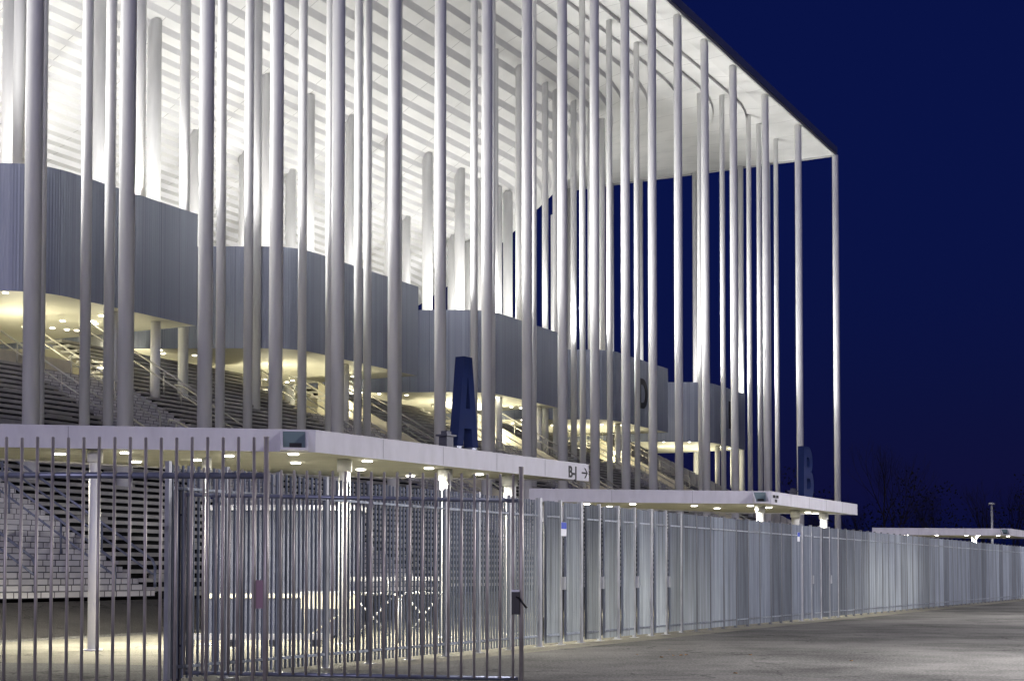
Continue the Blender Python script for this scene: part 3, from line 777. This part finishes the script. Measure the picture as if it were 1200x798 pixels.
o = thing('folding_table', (-4.0, 32.9, 0), 'white topped folding table with slanting brace behind the fence', 'table')
b_ = MB(); b_.box((-4.0, 32.9, 0), X1, Y1, .62, .3, 1.05, 1.09); b_.build('tabletop', M['barrier'], o)
b_ = MB(); b_.box((-4.0, 32.62, 0), X1, Y1, .6, .01, .72, 1.05); b_.build('apron', M['cream'], o)
for sg in (-1, 1):
    b_ = MB(); b_.tube((-4.0+sg*.55, 32.9, 0), (-4.0+sg*.55, 32.9, 1.05), .02, n=8); b_.build('leg', M['cream'], o)
b_ = MB(); b_.tube((-4.4, 32.7, .15), (-3.6, 32.7, .72), .018, n=8); b_.build('brace', M['cream'], o)
o = thing('floor_barrier', (-5.3, 30.6, 0), 'low white kerb-like barrier with dark feet on the lit ground', 'barrier')
b_ = MB(); b_.box((-5.3, 30.6, 0), X1, Y1, 1.6, .04, .14, .26); b_.build('beam', M['barrier'], o)
for k in range(4): b_ = MB(); b_.box((-6.6+.87*k, 30.6, 0), X1, Y1, .09, .12, 0, .139); b_.build('foot', M['black'], o)
rng = random.Random(3)
for k in range(9):
    x, y = rng.uniform(2.0, 6.5), rng.uniform(22.0, 29.0)
    if k < 3: x, y = 2.9+.12*k, 27.0+.1*k
    b_ = MB(); a = rng.uniform(0, 3); dx_, dy_ = math.cos(a)*.09, math.sin(a)*.09
    b_.face([(x, y, .012), (x+dx_*.5-dy_*.4, y+dy_*.5+dx_*.4, .03), (x+dx_, y+dy_, .014), (x+dx_*.5+dy_*.4, y+dy_*.5-dx_*.4, .026)])
    tag(b_.build('fallen_leaf', M['leaf'], None, (x, y, 0)), 'small brown fallen leaf lying on the asphalt in front of the slat fence', 'leaf', 'fallen leaves on the asphalt')

# ------------------------------------------------------------------ far lamp posts, bare trees, thicket
def lamp_post(x, y, h, label, lit):
    o = thing('lamp_post', (x, y, 0), label, 'lamp post', 'lamp posts of the forecourt')
    b_ = MB(); b_.tube((x, y, 0), (x, y, h-.15), .11, .07, n=14); b_.build('pole', M['galv_post'], o)
    b_ = MB(); b_.tube((x, y, h-.15), (x, y, h), .24, .20, n=16); b_.build('lantern', M['galv_post'], o)
    return o
lamp_post(34.9, 108.5, 6.6, 'pale unlit lamp post standing beyond the farthest canopy', False)

def tree_mesh(seed, h):
    rng = random.Random(seed); tr = MB(); br = MB()
    def grow(p, d, L, r, lvl):
        e = p+d*L
        mb = tr if lvl == 0 else br
        mb.tube(p, e, r, r*.72, n=6 if lvl < 2 else (4 if lvl < 4 else 3), caps=False)
        if lvl >= 7: return
        n_ = 3 if lvl in (0, 1, 2) else 2 + (rng.random() < .5)
        for k in range(n_):
            f = 1.0 if k == 0 else rng.uniform(.45, 1.0)
            sp = .22 if k == 0 else rng.uniform(.4, .75)
            v = Vector((rng.gauss(0, 1), rng.gauss(0, 1), rng.gauss(0, .5))).normalized()
            nd = (d+v*sp+UP*.16).normalized()
            grow(p+d*(L*f), nd, L*rng.uniform(.66, .84), r*.72*(.9 if k == 0 else .66), lvl+1)
    grow(Vector((0, 0, 0)), Vector((0, 0, 1)), h*.22, h*.0105, 0)
    return tr, br
TM = []
for i, (sd, h) in enumerate(((5, 17), (11, 15), (23, 18))):
    tr, br = tree_mesh(sd, h); TM.append((tr.build('trunk', M['bark']), br.build('branches', M['bark'])))
TREES = [(43, 172, 0, 1.25, 'tallest bare winter tree, against the sky right of the letter B'), (51, 178, 1, 1.0, 'bare winter tree second from left on the dark skyline'),
         (60, 190, 2, .95, 'bare winter tree with a pointed crown above the farthest canopy'), (64, 176, 0, .85, 'bare winter tree just right of the pointed one'),
         (71, 190, 1, 1.2, 'bare winter tree near the right edge of the sky'), (77, 205, 2, 1.2, 'rightmost bare winter tree on the skyline'),
         (37, 185, 1, .82, 'low bare winter tree close to the last roof column'), (56, 205, 0, .9, 'bare winter tree between the two tallest crowns, set back')]
TREES += [(40, 196, 2, .8, 'slim bare winter tree behind the low one near the last column'), (47, 200, 1, 1.05, 'bare winter tree half hidden behind the tallest one'),
          (67, 200, 0, 1.0, 'bare winter tree between the pointed one and the right edge, set back'), (82, 190, 0, 1.1, 'bare winter tree cut by the right edge of the view')]
used = set()
for x, y, ti, sc_, lab in TREES:
    t = thing('bare_tree', (x, y, 0), lab, 'tree', 'bare trees on the skyline')
    t.rotation_euler = (0, 0, random.uniform(0, 6)); t.scale = (sc_, sc_, sc_)
    for src in TM[ti]:
        c_ = src if ti not in used else src.copy()
        if ti in used: col.objects.link(c_)
        c_.parent = t
    used.add(ti)
tk = MB(); rng = random.Random(9)
for k in range(15000):
    x = rng.uniform(20, 110); y = 214+rng.uniform(-5, 5)
    hmax = 12.0+3*math.sin(x*.35)+2*math.sin(x*1.1+2)
    z = hmax*(rng.random()**1.1); a = rng.uniform(0, 6.28); l = rng.uniform(.12, .5)
    dv = Vector((math.cos(a), math.sin(a)*.6, rng.uniform(.2, 1.6))).normalized()*l; sv = Vector((-math.sin(a), math.cos(a), .3))*l*.35
    p = Vector((x, y, z)); tk.face([p, p+dv*.5+sv, p+dv, p+dv*.5-sv])
tag(tk.build('far_thicket', M['thicket']), 'dark thicket along the horizon behind the trees', 'thicket', kind='stuff')

# ------------------------------------------------------------------ light
w = bpy.data.worlds.new('World'); sc.world = w; w.use_nodes = True
nt = w.node_tree; bg = nt.nodes['Background']
sky = nt.nodes.new('ShaderNodeTexSky'); sky.sky_type = 'NISHITA'; sky.sun_disc = False
sky.sun_elevation = R(-1.0); sky.sun_rotation = R(210); sky.altitude = 0; sky.air_density = 1; sky.dust_density = .3; sky.ozone_density = 6
tint = nt.nodes.new('ShaderNodeMix'); tint.data_type = 'RGBA'; tint.blend_type = 'MULTIPLY'; tint.inputs['Factor'].default_value = 1
tint.inputs['B'].default_value = (.36, .45, .84, 1)
deep = nt.nodes.new('ShaderNodeMix'); deep.data_type = 'RGBA'; deep.inputs['Factor'].default_value = .65; deep.inputs['B'].default_value = (.014, .031, .27, 1)
nt.links.new(sky.outputs[0], tint.inputs['A']); nt.links.new(tint.outputs['Result'], deep.inputs['A']); nt.links.new(deep.outputs['Result'], bg.inputs['Color'])
bg.inputs['Strength'].default_value = .15

def aim(ob, dirv): ob.rotation_euler = Vector(dirv).to_track_quat('-Z', 'Y').to_euler()
sun = lamp('dusk_glow', 'SUN', (0, -20, 40), 0.62, (.82, .77, 1.0), angle=R(44)); aim(sun, (.16, .97, -.125))

# uplights on the box tops wash the ceiling
for (ue, uc) in RIB:
    for uu in ((ue+uc)/2-2.5, (ue+uc)/2+2.5, uc+5):
        l = lamp('uplight', 'AREA', P(uu, 10.5, ZR1+.15), 60, NEUT, shape='DISK', size=.8)
        aim(l, UP*.8+N)
        l = lamp('flood', 'SPOT', P(uu, 9.3, ZR1+.35), 2600, NEUT, spot_size=R(124), spot_blend=.45, shadow_soft_size=.3)
        aim(l, N+D*.4+UP*.42)
        l = lamp('flood', 'SPOT', P(uu, 9.3, ZR1+.35), 560, NEUT, spot_size=R(120), spot_blend=.6, shadow_soft_size=.3)
        aim(l, UP*.75-N)
        l = lamp('uplight', 'AREA', P(uu, 13.0, ZR1+.15), 105, NEUT, shape='DISK', size=.8)
        aim(l, UP+N*.1)
        l = lamp('uplight', 'AREA', P(uu, 16.5, ZR1+.15), 75, NEUT, shape='DISK', size=.8)
        aim(l, UP-N*.15)
for uu in (98, 108, 118):
    l = lamp('uplight', 'AREA', P(uu, 10.5, ZR1+.15), 55, NEUT, shape='DISK', size=.8); aim(l, UP*.8+N)
    l = lamp('flood', 'SPOT', P(uu, 9.3, ZR1+.35), 2000, NEUT, spot_size=R(124), spot_blend=.45, shadow_soft_size=.3); aim(l, N+D*.4+UP*.42)
    l = lamp('uplight', 'AREA', P(uu, 13.0, ZR1+.15), 30, NEUT, shape='DISK', size=.8); aim(l, UP+N*.1)
# warm lamps under the boxes
for (ue, uc) in RIB:
    for uu, ww in ((ue+2.2, 10.8), ((ue+uc)/2+1.5, 11.8), (uc+4.0, 14.0)):
        lamp('soffit_lamp', 'POINT', P(uu, ww, ZR0-1.9), 210 if ue > 50 else 280, (1.0, .93, .66), shadow_soft_size=.25)
# unseen forecourt lamps: street row on the right, added lilac front fill behind the camera
for k, (yy, e) in enumerate(((24.0, 6000), (47.0, 7500), (70.0, 6500), (93.0, 6000), (-45.0, 45000))):
    uu = (P0.y - yy - N.y*(-32.0))/D.y; q = P(uu, -32.0)
    ph = 8.0 if yy > 0 else 12.0
    o = lamp_post(q.x, q.y, ph, f'tall forecourt lamp post, {ORD[k+1]} in its row', True)
    l = lamp('street_light', 'SPOT', (q.x, q.y, ph-.25), e, (1.0, .97, .99) if yy > 0 else (.80, .75, 1.0), spot_size=R(177), spot_blend=.12, shadow_soft_size=.2)
    l.rotation_euler = (0, 0, 0)

# ------------------------------------------------------------------ camera
cd = bpy.data.cameras.new('Camera'); cam = bpy.data.objects.new('Camera', cd); col.objects.link(cam)
cam.location = (0, 0, 1.5); cam.rotation_euler = (R(90+2.07), 0, 0)
cd.sensor_width = 36; cd.lens = 1750/1200*36; cd.shift_y = .174; cd.clip_end = 3000; cd.clip_start = .1
sc.camera = cam
sc.view_settings.view_transform = 'Standard'; sc.view_settings.look = 'None'
sc.view_settings.exposure = .62; sc.view_settings.gamma = 1
sc.cycles.use_denoising = True
sc.cycles.max_bounces = 6; sc.cycles.diffuse_bounces = 4; sc.cycles.sample_clamp_indirect = 6
